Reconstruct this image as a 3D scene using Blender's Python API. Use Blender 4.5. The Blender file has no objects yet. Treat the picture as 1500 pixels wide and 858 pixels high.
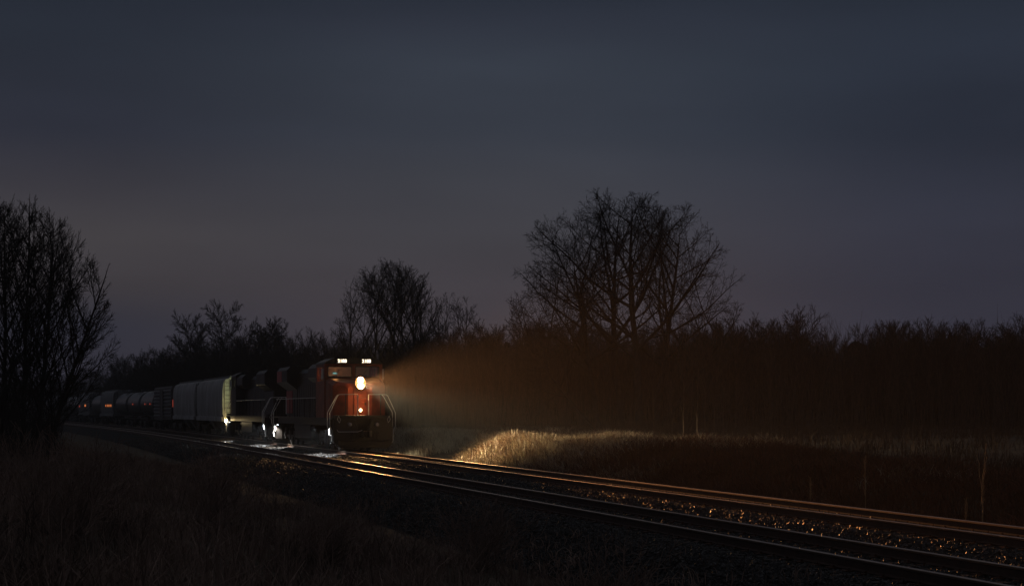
import bpy, math, random
import numpy as np
from mathutils import Vector, Matrix

# ------------------------------------------------------------------ camera, sky, exposure
S = bpy.context.scene
COL = S.collection
AL = math.radians(15.58)          # angle between the lens axis and the tracks (tracks run along +Y)
CAMZ = 2.14                       # eye height above the rail heads (rail heads at z = 0)
F = 2600.0                        # focal length in photo pixels (photo 1500 wide)
cd = bpy.data.cameras.new('camera'); cam = bpy.data.objects.new('camera', cd); COL.objects.link(cam)
cam.location = (0, 0, CAMZ); cam.rotation_euler = (math.radians(90), 0, -AL)
cd.sensor_width = 36; cd.lens = 36 * F / 1500; cd.shift_y = (599 - 429) / 1500
cd.clip_start = 0.1; cd.clip_end = 5000
S.camera = cam
S.view_settings.view_transform = 'Standard'; S.view_settings.look = 'None'
S.view_settings.exposure = 0; S.view_settings.gamma = 1; S.view_settings.use_curve_mapping = False
S.render.engine = 'CYCLES'
S.cycles.use_denoising = True
S.cycles.max_bounces = 4; S.cycles.diffuse_bounces = 2; S.cycles.glossy_bounces = 2
S.cycles.transparent_max_bounces = 8; S.cycles.volume_bounces = 0
S.cycles.sample_clamp_indirect = 3.0
S.cycles.caustics_reflective = False; S.cycles.caustics_refractive = False

def lin(r, g, b):
    f = lambda c: (c/255/12.92) if c/255 <= .04045 else ((c/255+.055)/1.055)**2.4
    return (f(r), f(g), f(b), 1)

W = bpy.data.worlds.new('World'); S.world = W; W.use_nodes = True
nt = W.node_tree; nt.nodes.clear()
def N(t, **k):
    n = nt.nodes.new(t)
    for a, b in k.items(): setattr(n, a, b)
    return n
L_ = lambda a, b: nt.links.new(a, b)
wout = N('ShaderNodeOutputWorld')
sky = N('ShaderNodeTexSky', sky_type='NISHITA', sun_disc=False, sun_elevation=math.radians(1.0), sun_rotation=math.radians(-10))
bg1 = N('ShaderNodeBackground'); bg1.inputs[1].default_value = 0.0006
L_(sky.outputs[0], bg1.inputs[0])
tc = N('ShaderNodeTexCoord'); sep = N('ShaderNodeSeparateXYZ'); L_(tc.outputs['Generated'], sep.inputs[0])
mp = N('ShaderNodeMapping'); mp.inputs['Scale'].default_value = (2.2, 2.2, 11); mp.inputs['Rotation'].default_value = (0, math.radians(3), 0)
L_(tc.outputs['Generated'], mp.inputs[0])
ns = N('ShaderNodeTexNoise'); ns.inputs['Scale'].default_value = 1.6; ns.inputs['Detail'].default_value = 4; ns.inputs['Roughness'].default_value = .45
L_(mp.outputs[0], ns.inputs[0])
def ramp(src, stops):
    r = N('ShaderNodeValToRGB'); L_(src, r.inputs[0]); e = r.color_ramp.elements
    while len(e) < len(stops): e.new(.5)
    for q, (p, c) in zip(e, stops): q.position = p; q.color = c
    return r
rL = ramp(sep.outputs[2], [(0, lin(42, 46, 58)), (.045, lin(44, 48, 61)), (.068, lin(58, 56, 61)), (.095, lin(65, 63, 67)), (.122, lin(55, 55, 63)), (.15, lin(42, 46, 58)), (.20, lin(37, 43, 54)), (.235, lin(32, 38, 49)), (.32, lin(56, 60, 68)), (.6, lin(66, 68, 74))])
rM = ramp(sep.outputs[2], [(0, lin(70, 62, 68)), (.06, lin(69, 64, 70)), (.095, lin(65, 64, 70)), (.13, lin(60, 62, 70)), (.155, lin(57, 62, 73)), (.19, lin(53, 59, 70)), (.212, lin(47, 52, 64)), (.235, lin(34, 40, 51)), (.32, lin(56, 60, 68)), (.6, lin(66, 68, 74))])
rR = ramp(sep.outputs[2], [(0, lin(50, 49, 62)), (.06, lin(49, 50, 63)), (.10, lin(47, 50, 63)), (.15, lin(39, 45, 58)), (.20, lin(39, 45, 57)), (.235, lin(36, 42, 53)), (.32, lin(56, 60, 68)), (.6, lin(66, 68, 74))])
def mrange(a, b):
    m = N('ShaderNodeMapRange', interpolation_type='SMOOTHSTEP'); m.inputs[1].default_value = a; m.inputs[2].default_value = b; L_(sep.outputs[0], m.inputs[0]); return m
def mixc(f, a, b):
    m = N('ShaderNodeMix', data_type='RGBA'); L_(f.outputs[0], m.inputs[0]); L_(a, m.inputs[6]); L_(b, m.inputs[7]); return m
mix0 = mixc(mrange(.01, .24), rL.outputs[0], rM.outputs[0]); mix = mixc(mrange(.27, .50), mix0.outputs[2], rR.outputs[0])
nr = N('ShaderNodeMapRange'); nr.inputs[1].default_value = .3; nr.inputs[2].default_value = .7; nr.inputs[3].default_value = .86; nr.inputs[4].default_value = 1.14
L_(ns.outputs[0], nr.inputs[0])
vm = N('ShaderNodeVectorMath', operation='SCALE'); L_(mix.outputs[2], vm.inputs[0]); L_(nr.outputs[0], vm.inputs[3])
bg2 = N('ShaderNodeBackground'); bg2.inputs[1].default_value = 1.05; L_(vm.outputs[0], bg2.inputs[0])
ad = N('ShaderNodeAddShader'); L_(bg1.outputs[0], ad.inputs[0]); L_(bg2.outputs[0], ad.inputs[1]); L_(ad.outputs[0], wout.inputs[0])

sd = bpy.data.lights.new('dusk_sun', 'SUN'); sd.energy = 0.012; sd.angle = math.radians(20); sd.color = (1, .88, .78)
so = bpy.data.objects.new('dusk_sun', sd); COL.objects.link(so)
so.rotation_euler = (math.radians(86), 0, math.radians(180 + 10 - 20))

# ------------------------------------------------------------------ helpers
def at(px, depth, z=0.0):
    xc = (px - 750) / F * depth
    return Vector((xc * math.cos(AL) + depth * math.sin(AL), -xc * math.sin(AL) + depth * math.cos(AL), z))
def tx(y):
    return -np.maximum(0, np.asarray(y, float) - 100.0)**2 / 6000.0
def tag(o, label=None, cat=None, group=None, kind=None):
    if label: o['label'] = label
    if cat: o['category'] = cat
    if group: o['group'] = group
    if kind: o['kind'] = kind
    return o
def empty(name, loc=(0, 0, 0), rz=0):
    o = bpy.data.objects.new(name, None); COL.objects.link(o); o.location = loc; o.rotation_euler = (0, 0, rz)
    o.empty_display_size = .2
    return o
def mesh_np(name, V, Q, mat, parent=None, smooth=False):
    """V (n,3) float, Q (m,k) int with constant k"""
    me = bpy.data.meshes.new(name); V = np.asarray(V, np.float32); Q = np.asarray(Q, np.int32)
    me.vertices.add(len(V)); me.vertices.foreach_set('co', V.ravel())
    k = Q.shape[1]; me.loops.add(Q.size); me.loops.foreach_set('vertex_index', Q.ravel())
    me.polygons.add(len(Q)); me.polygons.foreach_set('loop_start', np.arange(0, Q.size, k, dtype=np.int32))
    me.polygons.foreach_set('loop_total', np.full(len(Q), k, np.int32))
    me.polygons.foreach_set('use_smooth', np.full(len(Q), smooth, bool))
    me.update(calc_edges=True); me.validate()
    me.materials.append(mat)
    o = bpy.data.objects.new(name, me); COL.objects.link(o)
    if parent: o.parent = parent
    return o
def copy_tree(o, parent=None):
    c = o.copy(); COL.objects.link(c)
    if parent: c.parent = parent
    for ch in o.children: copy_tree(ch, c)
    return c

class MB:
    def __init__(s): s.v = []; s.f = []
    def add(s, vs, fs):
        b = len(s.v); s.v += [tuple(v) for v in vs]; s.f += [tuple(i + b for i in f) for f in fs]; return s
    def box(s, x0, x1, y0, y1, z0, z1):
        vs = [(x, y, z) for z in (z0, z1) for y in (y0, y1) for x in (x0, x1)]
        return s.add(vs, [(0, 2, 3, 1), (4, 5, 7, 6), (0, 1, 5, 4), (2, 6, 7, 3), (0, 4, 6, 2), (1, 3, 7, 5)])
    def prism(s, poly, a0, a1, axis='y'):
        """poly: list of 2-D points; extruded along axis between a0 and a1"""
        n = len(poly)
        def P(p, a):
            if axis == 'y': return (p[0], a, p[1])
            if axis == 'x': return (a, p[0], p[1])
            return (p[0], p[1], a)
        vs = [P(p, a0) for p in poly] + [P(p, a1) for p in poly]
        fs = [(i, (i+1) % n, n + (i+1) % n, n + i) for i in range(n)] + [tuple(range(n))[::-1], tuple(range(n, 2*n))]
        return s.add(vs, fs)
    def cyl(s, p0, p1, r0, r1=None, n=12):
        r1 = r0 if r1 is None else r1
        p0 = Vector(p0); p1 = Vector(p1); d = (p1 - p0).normalized()
        a = d.orthogonal().normalized(); b = d.cross(a)
        vs = []
        for p, r in ((p0, r0), (p1, r1)):
            for k in range(n):
                t = 2*math.pi*k/n; vs.append(p + a*math.cos(t)*r + b*math.sin(t)*r)
        fs = [(i, (i+1) % n, n + (i+1) % n, n + i) for i in range(n)] + [tuple(range(n))[::-1], tuple(range(n, 2*n))]
        return s.add(vs, fs)
    def tube(s, pts, r, n=6):
        for a, b in zip(pts[:-1], pts[1:]): s.cyl(a, b, r, n=n)
        return s
    def loft(s, rings, cap=True):
        n = len(rings[0]); vs = [p for r in rings for p in r]; fs = []
        for k in range(len(rings)-1):
            for i in range(n):
                fs.append((k*n+i, k*n+(i+1) % n, (k+1)*n+(i+1) % n, (k+1)*n+i))
        if cap: fs += [tuple(range(n))[::-1], tuple(range((len(rings)-1)*n, len(rings)*n))]
        return s.add(vs, fs)
    def dome(s, c, r, d, bulge, n=14, m=4):
        """shallow lens cap: centre c, axis -d"""
        c = Vector(c); d = Vector(d).normalized(); a = d.orthogonal().normalized(); b = d.cross(a)
        rings = []
        for j in range(m):
            t = j/m*math.pi/2
            rings.append([c + d*bulge*math.sin(t) + (a*math.cos(2*math.pi*k/n) + b*math.sin(2*math.pi*k/n))*r*math.cos(t) for k in range(n)])
        return s.loft(rings)
    def build(s, name, mat, parent=None, smooth=False, bevel=0):
        me = bpy.data.meshes.new(name); me.from_pydata(s.v, [], s.f); me.materials.append(mat)
        if smooth:
            me.polygons.foreach_set('use_smooth', [True]*len(me.polygons))
            try: me.set_sharp_from_angle(angle=math.radians(35))
            except Exception: pass
        me.update()
        o = bpy.data.objects.new(name, me); COL.objects.link(o)
        if parent: o.parent = parent
        if bevel:
            m = o.modifiers.new('bevel', 'BEVEL'); m.width = bevel; m.segments = 2; m.limit_method = 'ANGLE'
        return o

def mat(name, col, rough=.6, metal=0, noise=0, nscale=3, col2=None, bump=0, bscale=20, spec=.5, coord='Object', stretch=(1, 1, 1)):
    m = bpy.data.materials.new(name); m.use_nodes = True; t = m.node_tree; b = t.nodes['Principled BSDF']
    b.inputs['Base Color'].default_value = (*col, 1); b.inputs['Roughness'].default_value = rough; b.inputs['Metallic'].default_value = metal
    b.inputs['Specular IOR Level'].default_value = spec
    if noise or bump:
        tcn = t.nodes.new('ShaderNodeTexCoord'); mpn = t.nodes.new('ShaderNodeMapping'); mpn.inputs['Scale'].default_value = stretch
        t.links.new(tcn.outputs[coord], mpn.inputs[0])
    if noise:
        n = t.nodes.new('ShaderNodeTexNoise'); n.inputs['Scale'].default_value = nscale; n.inputs['Detail'].default_value = 6
        t.links.new(mpn.outputs[0], n.inputs[0])
        r = t.nodes.new('ShaderNodeMapRange'); r.inputs[1].default_value = .35; r.inputs[2].default_value = .65; t.links.new(n.outputs[0], r.inputs[0])
        mx = t.nodes.new('ShaderNodeMix'); mx.data_type = 'RGBA'
        c2 = col2 if col2 else tuple(c*(1-noise) for c in col)
        mx.inputs[6].default_value = (*col, 1); mx.inputs[7].default_value = (*c2, 1)
        t.links.new(r.outputs[0], mx.inputs[0]); t.links.new(mx.outputs[2], b.inputs['Base Color'])
    if bump:
        n2 = t.nodes.new('ShaderNodeTexNoise'); n2.inputs['Scale'].default_value = bscale; n2.inputs['Detail'].default_value = 5
        t.links.new(mpn.outputs[0], n2.inputs[0])
        bp = t.nodes.new('ShaderNodeBump'); bp.inputs['Strength'].default_value = bump; bp.inputs['Distance'].default_value = .05
        t.links.new(n2.outputs[0], bp.inputs['Height']); t.links.new(bp.outputs[0], b.inputs['Normal'])
    return m
def glow(name, col, strength, base=.5):
    m = bpy.data.materials.new(name); m.use_nodes = True; b = m.node_tree.nodes['Principled BSDF']
    b.inputs['Base Color'].default_value = (base, base, base, 1); b.inputs['Emission Color'].default_value = (*col, 1); b.inputs['Emission Strength'].default_value = strength
    return m
def lamp(name, kind, loc, energy, col, parent, radius=.05, size=None, blend=.5, rot=None):
    d = bpy.data.lights.new(name, kind); d.energy = energy; d.color = col; d.shadow_soft_size = radius
    if kind == 'SPOT': d.spot_size = math.radians(size); d.spot_blend = blend
    o = bpy.data.objects.new(name, d); COL.objects.link(o); o.parent = parent; o.location = loc
    if rot: o.rotation_euler = rot
    return o

M = dict(
    ground=mat('soil', (.07, .055, .042), .95, noise=.5, nscale=.8, col2=(.11, .085, .06), bump=.6, bscale=3, spec=.1),
    ballast=mat('ballast_bed', (.032, .029, .027), .9, noise=.5, nscale=6, bump=.8, bscale=18, spec=.08),
    stone=mat('crushed_stone', (.055, .046, .040), .5, noise=.6, nscale=9, spec=.22),
    tie=mat('creosoted_timber', (.04, .03, .024), .7, noise=.5, nscale=2, bump=.5, bscale=9, spec=.3, stretch=(1, 8, 8)),
    plate=mat('rusty_plate', (.16, .07, .04), .45, metal=.6, noise=.4, nscale=12),
    rail=mat('worn_rail_steel', (.5, .38, .29), .30, metal=1.0, noise=.25, nscale=3),
    railrust=mat('rusty_rail_web', (.09, .045, .028), .6, metal=.3, noise=.4, nscale=5),
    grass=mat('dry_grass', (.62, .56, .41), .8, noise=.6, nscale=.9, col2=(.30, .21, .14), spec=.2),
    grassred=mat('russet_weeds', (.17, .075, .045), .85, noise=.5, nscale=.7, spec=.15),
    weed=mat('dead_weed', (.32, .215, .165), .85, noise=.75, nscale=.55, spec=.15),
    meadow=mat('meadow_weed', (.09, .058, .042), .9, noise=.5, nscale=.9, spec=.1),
    stalk=mat('dry_stalk', (.34, .22, .12), .7, noise=.3, nscale=8, spec=.2),
    bark=mat('bark', (.05, .042, .036), .9, noise=.4, nscale=3, spec=.1),
    bark2=mat('sapling_bark', (.11, .08, .06), .85, noise=.4, nscale=3, spec=.1),
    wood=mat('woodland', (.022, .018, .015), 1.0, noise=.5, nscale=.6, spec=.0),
    black=mat('black_paint', (.010, .009, .009), .42, noise=.4, nscale=2, col2=(.018, .015, .013), spec=.3),
    red=mat('red_orange_paint', (.30, .050, .018), .45, noise=.5, nscale=2.2),
    redd=mat('red_panel_paint', (.42, .03, .03), .45, noise=.25, nscale=2.5),
    white=mat('white_paint', (.75, .74, .71), .45, noise=.12, nscale=4),
    truck=mat('grimy_steel', (.045, .038, .032), .6, metal=.3, noise=.5, nscale=5),
    tread=mat('wheel_tread', (.35, .32, .3), .35, metal=.9),
    hopper=mat('grey_hopper_paint', (.42, .41, .42), .55, noise=.2, nscale=1.2, col2=(.22, .20, .19), stretch=(1, 1, .2)),
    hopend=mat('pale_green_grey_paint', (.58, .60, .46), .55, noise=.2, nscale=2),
    hopgrey=mat('dull_grey_paint', (.15, .15, .16), .6, noise=.25, nscale=1.5),
    darkcar=mat('dark_brown_paint', (.06, .045, .045), .6, noise=.4, nscale=2),
    tank=mat('black_tank_paint', (.07, .07, .075), .32, noise=.3, nscale=1.5),
    interior=mat('cab_lining', (.30, .24, .18), .8, noise=.2, nscale=4),
    seat=mat('seat_fabric', (.05, .05, .06), .8),
    numeral=mat('numeral_paint', (.02, .02, .02), .6),
    beam=glow('headlight_glass_lit', (1, .62, .26), 420),
    haloglow=glow('headlight_halo_glow', (1, .30, .05), 1.0, .03),
    nose=glow('nose_lamp_lit', (1, .72, .34), 30),
    unlit=mat('lamp_glass', (.35, .33, .33), .15, metal=.4),
    board=glow('number_digits_lit', (1, .82, .58), 3.2),
    step=glow('step_lamp_lit', (.85, .95, 1), 12),
    sodium=glow('side_lamp_lit', (1, .66, .24), 160),
    redglint=glow('red_glint', (1, .10, .03), .2),  # this and the amber one: glow put into the colour for glints
    amber=glow('amber_glint', (1, .26, .06), .5),
    screen=glow('display_lit', (.3, .85, .9), .9),
)
g = bpy.data.materials.new('window_glass'); g.use_nodes = True; t = g.node_tree; t.nodes.clear()
o_ = t.nodes.new('ShaderNodeOutputMaterial'); m_ = t.nodes.new('ShaderNodeMixShader'); tr = t.nodes.new('ShaderNodeBsdfTransparent'); gl = t.nodes.new('ShaderNodeBsdfGlossy')
tr.inputs[0].default_value = (.75, .75, .72, 1); gl.inputs[1].default_value = .05; m_.inputs[0].default_value = .12
t.links.new(tr.outputs[0], m_.inputs[1]); t.links.new(gl.outputs[0], m_.inputs[2]); t.links.new(m_.outputs[0], o_.inputs[0]); M['glass'] = g

# ------------------------------------------------------------------ ground
_r = np.random.RandomState(5)
_ph = _r.rand(24, 4)
def vnoise(x, y, sc):
    o = 0
    for k in range(8):
        a = _ph[k, 0]*6.283; o = o + np.sin((x*np.cos(a) + y*np.sin(a))*sc*(.6 + 1.3*_ph[k, 1]) + _ph[k, 2]*6.283 + 1.7*np.sin(x*sc*.31*(1+_ph[k, 3]) + k))
    return o/8
def sst(a, b, x):
    t = np.clip((x-a)/(b-a), 0, 1); return t*t*(3-2*t)
def gz(X, Y):
    X = np.asarray(X, float); Y = np.asarray(Y, float); u = X - tx(Y)
    left = -.72 + .95*(1 - sst(-1, 8.2, u)) + .12*vnoise(X, Y, .25) + .05*vnoise(X, Y, .9)
    Yg = Y - 1.6*(u - 20)
    gul = sst(83.0, 85.5, Yg)*(1 - sst(92.0, 94.5, Yg))                       # gully that meets the track in front of the engine
    bank = 1.28*sst(19.7, 23.3, u) * (1 - .30*sst(66, 48, Y))
    bank = bank*(1 - gul*.86*(1 - .6*sst(24, 34, u))) + .44*sst(27, 36, u)
    right = -.78 + bank + (.14*vnoise(X, Y, .35) + .07*vnoise(X, Y, 1.1))*sst(20, 22, u)
    mid = -.72
    return np.where(u < 8.4, left, np.where(u > 19.6, right, mid))
xs = np.unique(np.round(np.concatenate([np.linspace(-520, -40, 20), np.linspace(-40, -4, 40), np.linspace(-4, 8, 40), np.linspace(8, 32, 110), np.linspace(32, 90, 40), np.linspace(90, 620, 24)]), 3))
ys = np.unique(np.round(np.concatenate([np.linspace(-160, -6, 16), np.linspace(-6, 30, 80), np.linspace(30, 110, 180), np.linspace(110, 220, 60), np.linspace(220, 760, 40)]), 3))
GX, GY = np.meshgrid(xs, ys); GZ = gz(GX, GY)
nx, ny = len(xs), len(ys); idx = np.arange(nx*ny).reshape(ny, nx)
Q = np.stack([idx[:-1, :-1], idx[:-1, 1:], idx[1:, 1:], idx[1:, :-1]], -1).reshape(-1, 4)
o = mesh_np('ground', np.stack([GX, GY, GZ], -1).reshape(-1, 3), Q, M['ground'], smooth=True); tag(o, kind='structure')

# ballast bed (two tracks share it), with a low hollow between the tracks
prof = [(8.3, -.80), (9.0, -.60), (10.2, -.24), (10.9, -.215), (13.9, -.215), (14.35, -.27), (14.95, -.27), (15.4, -.215), (18.4, -.215), (19.0, -.24), (19.9, -.72), (20.2, -.86)]
pu = np.array([p[0] for p in prof]); pz = np.array([p[1] for p in prof])
bu = np.linspace(8.3, 20.2, 120); by = np.unique(np.concatenate([np.linspace(-30, 110, 700), np.linspace(110, 440, 330)]))
BU, BY = np.meshgrid(bu, by); BZ = np.interp(BU, pu, pz) + (.018*vnoise(BU, BY, 5) + .012*_r.randn(*BU.shape))*sst(8.3, 8.8, BU)
BX = BU + tx(BY); nx, ny = len(bu), len(by); idx = np.arange(nx*ny).reshape(ny, nx)
Q = np.stack([idx[:-1, :-1], idx[:-1, 1:], idx[1:, 1:], idx[1:, :-1]], -1).reshape(-1, 4)
o = mesh_np('ballast_bed', np.stack([BX, BY, BZ], -1).reshape(-1, 3), Q, M['ballast']); tag(o, kind='structure')

# crushed stone lying on the bed
def stones(n, y0, y1, u0, u1, s0, s1, seed):
    r = np.random.RandomState(seed)
    t = r.rand(n); Y = y0 + (y1-y0)*t**1.25; U = u0 + (u1-u0)*r.rand(n)
    base = np.array([[1, 0, 0], [-1, 0, 0], [0, 1, 0], [0, -1, 0], [0, 0, 1], [0, 0, -1]], float)
    sz = s0 + (s1-s0)*r.rand(n)
    V = base[None]*(1 + .7*(r.rand(n, 6, 1)-.5)) * (sz[:, None, None]*(0.6 + .8*r.rand(n, 1, 3))) + .25*sz[:, None, None]*(r.rand(n, 6, 3)-.5)
    q = r.randn(n, 4); q /= np.linalg.norm(q, axis=1, keepdims=True); w, x, y, z = q.T
    R = np.stack([1-2*(y*y+z*z), 2*(x*y-z*w), 2*(x*z+y*w), 2*(x*y+z*w), 1-2*(x*x+z*z), 2*(y*z-x*w), 2*(x*z-y*w), 2*(y*z+x*w), 1-2*(x*x+y*y)], -1).reshape(n, 3, 3)
    V = np.einsum('nij,nkj->nki', R, V)
    c = np.stack([U + tx(Y), Y, np.interp(U, pu, pz) + sz*.25], -1)
    V = (V + c[:, None]).reshape(-1, 3)
    f = np.array([[0, 2, 4], [2, 1, 4], [1, 3, 4], [3, 0, 4], [2, 0, 5], [1, 2, 5], [3, 1, 5], [0, 3, 5]])
    return V, (f[None] + (np.arange(n)*6)[:, None, None]).reshape(-1, 3)
Va, Fa = stones(120000, 10, 60, 8.7, 19.9, .018, .045, 1)
Vb, Fb = stones(45000, 58, 150, 8.7, 19.9, .03, .055, 2)
o = mesh_np('crushed_stone', np.concatenate([Va, Vb]), np.concatenate([Fa, Fb + len(Va)]), M['stone'])
tag(o, 'grey crushed stone ballast glinting between and around the rails', 'ballast', kind='stuff')

# ------------------------------------------------------------------ tracks
def sweep(section, c, y0, y1, z0=0.0):
    yy = np.concatenate([np.arange(y0, min(y1, 100), 4.0), np.arange(100, y1+.1, 5.0)])
    n = len(section); V = []
    for y in yy:
        for (a, b) in section: V.append((c + float(tx(y)) + a, y, b + z0))
    Qs = []
    for k in range(len(yy)-1):
        for i in range(n): Qs.append((k*n+i, k*n+(i+1) % n, (k+1)*n+(i+1) % n, (k+1)*n+i))
    return V, Qs
foot = [(-.070, -.175), (.070, -.175), (.070, -.163), (.012, -.145), (.010, -.050), (.034, -.040), (-.034, -.040), (-.010, -.050), (-.012, -.145), (-.070, -.163)]
head = [(-.036, -.041), (.036, -.041), (.0365, -.012), (.031, -.004), (.015, -.0005), (0, 0), (-.015, -.0005), (-.031, -.004), (-.0365, -.012)]
rt = random.Random(3)
def make_track(xc, label, y_tie0):
    root = empty('railway_track', (xc, 0, 0)); tag(root, label, 'railway track', 'two parallel main line tracks')
    for s in (-1, 1):
        V, Qs = sweep(foot, s*.7525, -28, 430); rl = mesh_np('rail', V, Qs, M['railrust'], root)
        V, Qs = sweep(head, s*.7525, -28, 430); mesh_np('rail_head', V, Qs, M['rail'], rl)
    def tie_mb(mb, x, y, z, rz, l):
        c, s_ = math.cos(rz), math.sin(rz)
        t = MB().prism([(-l/2, -.17), (l/2, -.17), (l/2, -.005), (l/2-.01, 0), (-l/2+.01, 0), (-l/2, -.005)], -.115, .115)
        mb.add([(x + v[0]*c - v[1]*s_, y + v[0]*s_ + v[1]*c, z + v[2]) for v in t.v], t.f)
    def plates(mb, x, y, z, sides=(-1, 1)):
        for s in sides:
            mb.box(x + s*.7525 - .18, x + s*.7525 + .18, y-.095, y+.095, z, z+.014)
            for dx in (-.1, .1): mb.box(x + s*.7525 + dx - .014, x + s*.7525 + dx + .014, y-.05, y-.02, z+.012, z+.045)
    rest, restp = MB(), MB()
    k = 0; y = -27.0; tm = MB(); tie_mb(tm, 0, 0, 0, 0, 2.6); pms = [MB(), MB()]; plates(pms[0], 0, 0, 0, (-1,)); plates(pms[1], 0, 0, 0, (1,))
    pt = pp = None
    while y < 425:
        off = float(tx(y)); z = -.190 + rt.uniform(-.002, .0005); dx = rt.uniform(-.05, .05); rz = rt.uniform(-.012, .012)
        if y >= y_tie0 and k < 100:
            k += 1
            if pt is None:
                pt = tm.build('sleeper', M['tie'], root); pt.location = (off+dx, y, z); pp = [q.build('tie_plate', M['plate'], pt) for q in pms]
                for q in pp: q.location = (-dx, 0, 0)
            else:
                c = pt.copy(); COL.objects.link(c); c.parent = root; c.location = (off+dx, y, z); c.rotation_euler = (0, 0, rz); c.scale = (1 + rt.uniform(-.015, .015), 1, 1)
                
                for q in pp: d = q.copy(); COL.objects.link(d); d.parent = c; d.location = (-dx, 0, 0)
        else:
            tie_mb(rest, off+dx, y, z, rz, 2.6); plates(restp, off, y, z)
        y += .52 + rt.uniform(-.02, .02)
    ro = rest.build('sleepers', M['tie'], root); ro['kind'] = 'stuff'
    rp = restp.build('tie_plates', M['plate'], ro); rp['kind'] = 'stuff'
    return root
make_track(16.9, 'railway track the freight train stands on, farther of the two pairs of rails', 25)
make_track(12.4, 'empty railway track in front of the train, nearer of the two pairs of rails', 17)

# ------------------------------------------------------------------ trees
def rotv(v, ax, a): return Matrix.Rotation(a, 3, ax) @ v
def grow(rg, p, d, Lb, r, lvl, P, out):
    n = max(2, int(Lb/P['seg'][lvl])); st = Lb/n; pts = [p.copy()]; rads = [r]; dirs = [d.copy()]
    env = P.get('env')
    for i in range(n):
        d = (d + Vector((rg.gauss(0, 1), rg.gauss(0, 1), rg.gauss(0, 1)))*P['wob'][lvl] + Vector((0, 0, P['up'][lvl]))).normalized()
        pn = p + d*st
        if env and i > 0 and lvl > 0 and pn.z > 1 and env(pn) > 1.02 + rg.uniform(-.05, .13): n = i; break
        p = pn; pts.append(p.copy()); rads.append(r*(1-(i+1)/n)**.75*(1-P['tip']) + r*P['tip']*(1-(i+1)/n*.6)); dirs.append(d.copy())
    rmin = P.get('rmin', .006)
    for i in range(n): out[0 if lvl <= P['trunk'] else 1].append((pts[i], pts[i+1], max(rmin, rads[i]), max(rmin, rads[i+1])))
    if lvl >= P['levels']: return
    k = P['k'][lvl]; t0 = P['t0'][lvl]; az = rg.random()*6.28
    for j in range(k):
        t = t0 + (1-t0)*(j + rg.random())/k; i = min(n-1, int(t*n)); f = t*n-i
        q = pts[i].lerp(pts[i+1], f); dd = dirs[i+1]; az += 2.4 + rg.uniform(-.5, .5)
        a = dd.orthogonal().normalized(); a = rotv(a, dd, az)
        nd = rotv(dd, a, math.radians(P['ang'][lvl]*rg.uniform(.7, 1.25)))
        ln = Lb*P['rat'][lvl]*(1 - P['fall'][lvl]*(t-t0)/(1-t0+1e-6))*rg.uniform(.7, 1.2)
        rr = max(rmin, min(rads[i]*.75, ln*P['thick']))
        if env and lvl == 0:
            e = 1; 
            while e < 40 and env(q + (nd + Vector((0, 0, P['up'][1]*e*.35))).normalized()*e*.3) < 1.0: e += 1
            ln = min(e*.3*rg.uniform(.92, 1.12), P.get('lmax', 9)); rr = max(rmin, min(rads[i]*.7, ln*P['thick']))
        if ln > .12: grow(rg, q, nd, ln, rr, lvl+1, P, out)
def tubes(segs, n=3):
    A = np.array([s[0][:] for s in segs]); B = np.array([s[1][:] for s in segs]); ra = np.array([s[2] for s in segs]); rb = np.array([s[3] for s in segs])
    D = B-A; D /= np.linalg.norm(D, axis=1, keepdims=True)+1e-9
    ref = np.where(np.abs(D[:, 2:3]) > .9, np.array([[1., 0, 0]]), np.array([[0, 0, 1.]]))
    U = np.cross(D, ref); U /= np.linalg.norm(U, axis=1, keepdims=True); Vv = np.cross(D, U)
    th = np.arange(n)*2*np.pi/n
    ring = U[:, None]*np.cos(th)[None, :, None] + Vv[:, None]*np.sin(th)[None, :, None]
    V = np.concatenate([A[:, None] + ring*ra[:, None, None], B[:, None] + ring*rb[:, None, None]], 1).reshape(-1, 3)
    i = np.arange(n); q = np.stack([i, (i+1) % n, n+(i+1) % n, n+i], -1)
    return V, (q[None] + (np.arange(len(segs))*2*n)[:, None, None]).reshape(-1, 4)
def tree(name, seed, stems, P, mb='bark', matt=None):
    """stems: list of (x, y, direction, length, radius)"""
    rg = random.Random(seed); out = [[], []]
    for (x, y, d, Lb, r) in stems: grow(rg, Vector((x, y, -.3)), Vector(d).normalized(), Lb, r, 0, P, out)
    root = empty(name)
    V, q = tubes(out[0], 6); mesh_np('trunk', V, q, M[mb], root, True)
    V, q = tubes(out[1], 3); mesh_np('crown', V, q, M[mb], root)
    return root
R15 = Matrix.Rotation(-AL, 3, 'Z')
def ENV(px0, cx, ppm, cz, ax, az, ay):
    """crown outline of a whole group, seen from a tree standing at photo column px0"""
    ox = (cx-px0)/ppm; inv = R15.transposed()
    def f(p):
        v = inv @ p; dz = v.z - cz
        return ((v.x-ox)/ax)**2 + (v.y/ay)**2 + (dz/(az if dz > 0 else cz*1.15))**2
    return f
def cv(a, b, c): return (R15 @ Vector((a, b, c)))[:]       # a direction given as seen by the camera: right, away, up
def put(root, px, depth, sc=1, rz=0, dz=0):
    p = at(px, depth); root.location = (p.x, p.y, float(gz(p.x, p.y)) + dz); root.scale = (sc, sc, sc); root.rotation_euler = (0, 0, rz)

PBIG = dict(levels=4, trunk=1, seg=[.9, .55, .4, .3, .22], wob=[.05, .09, .12, .14, .16], up=[.02, .05, .05, .04, .02], tip=.12,
            k=[13, 9, 7, 5], t0=[.30, .22, .2, .15], ang=[48, 42, 42, 40], rat=[.50, .52, .50, .48], fall=[.45, .45, .4, .3], thick=.016, rmin=.009)
def PV(**k): d = dict(PBIG); d.update(k); return d
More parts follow.
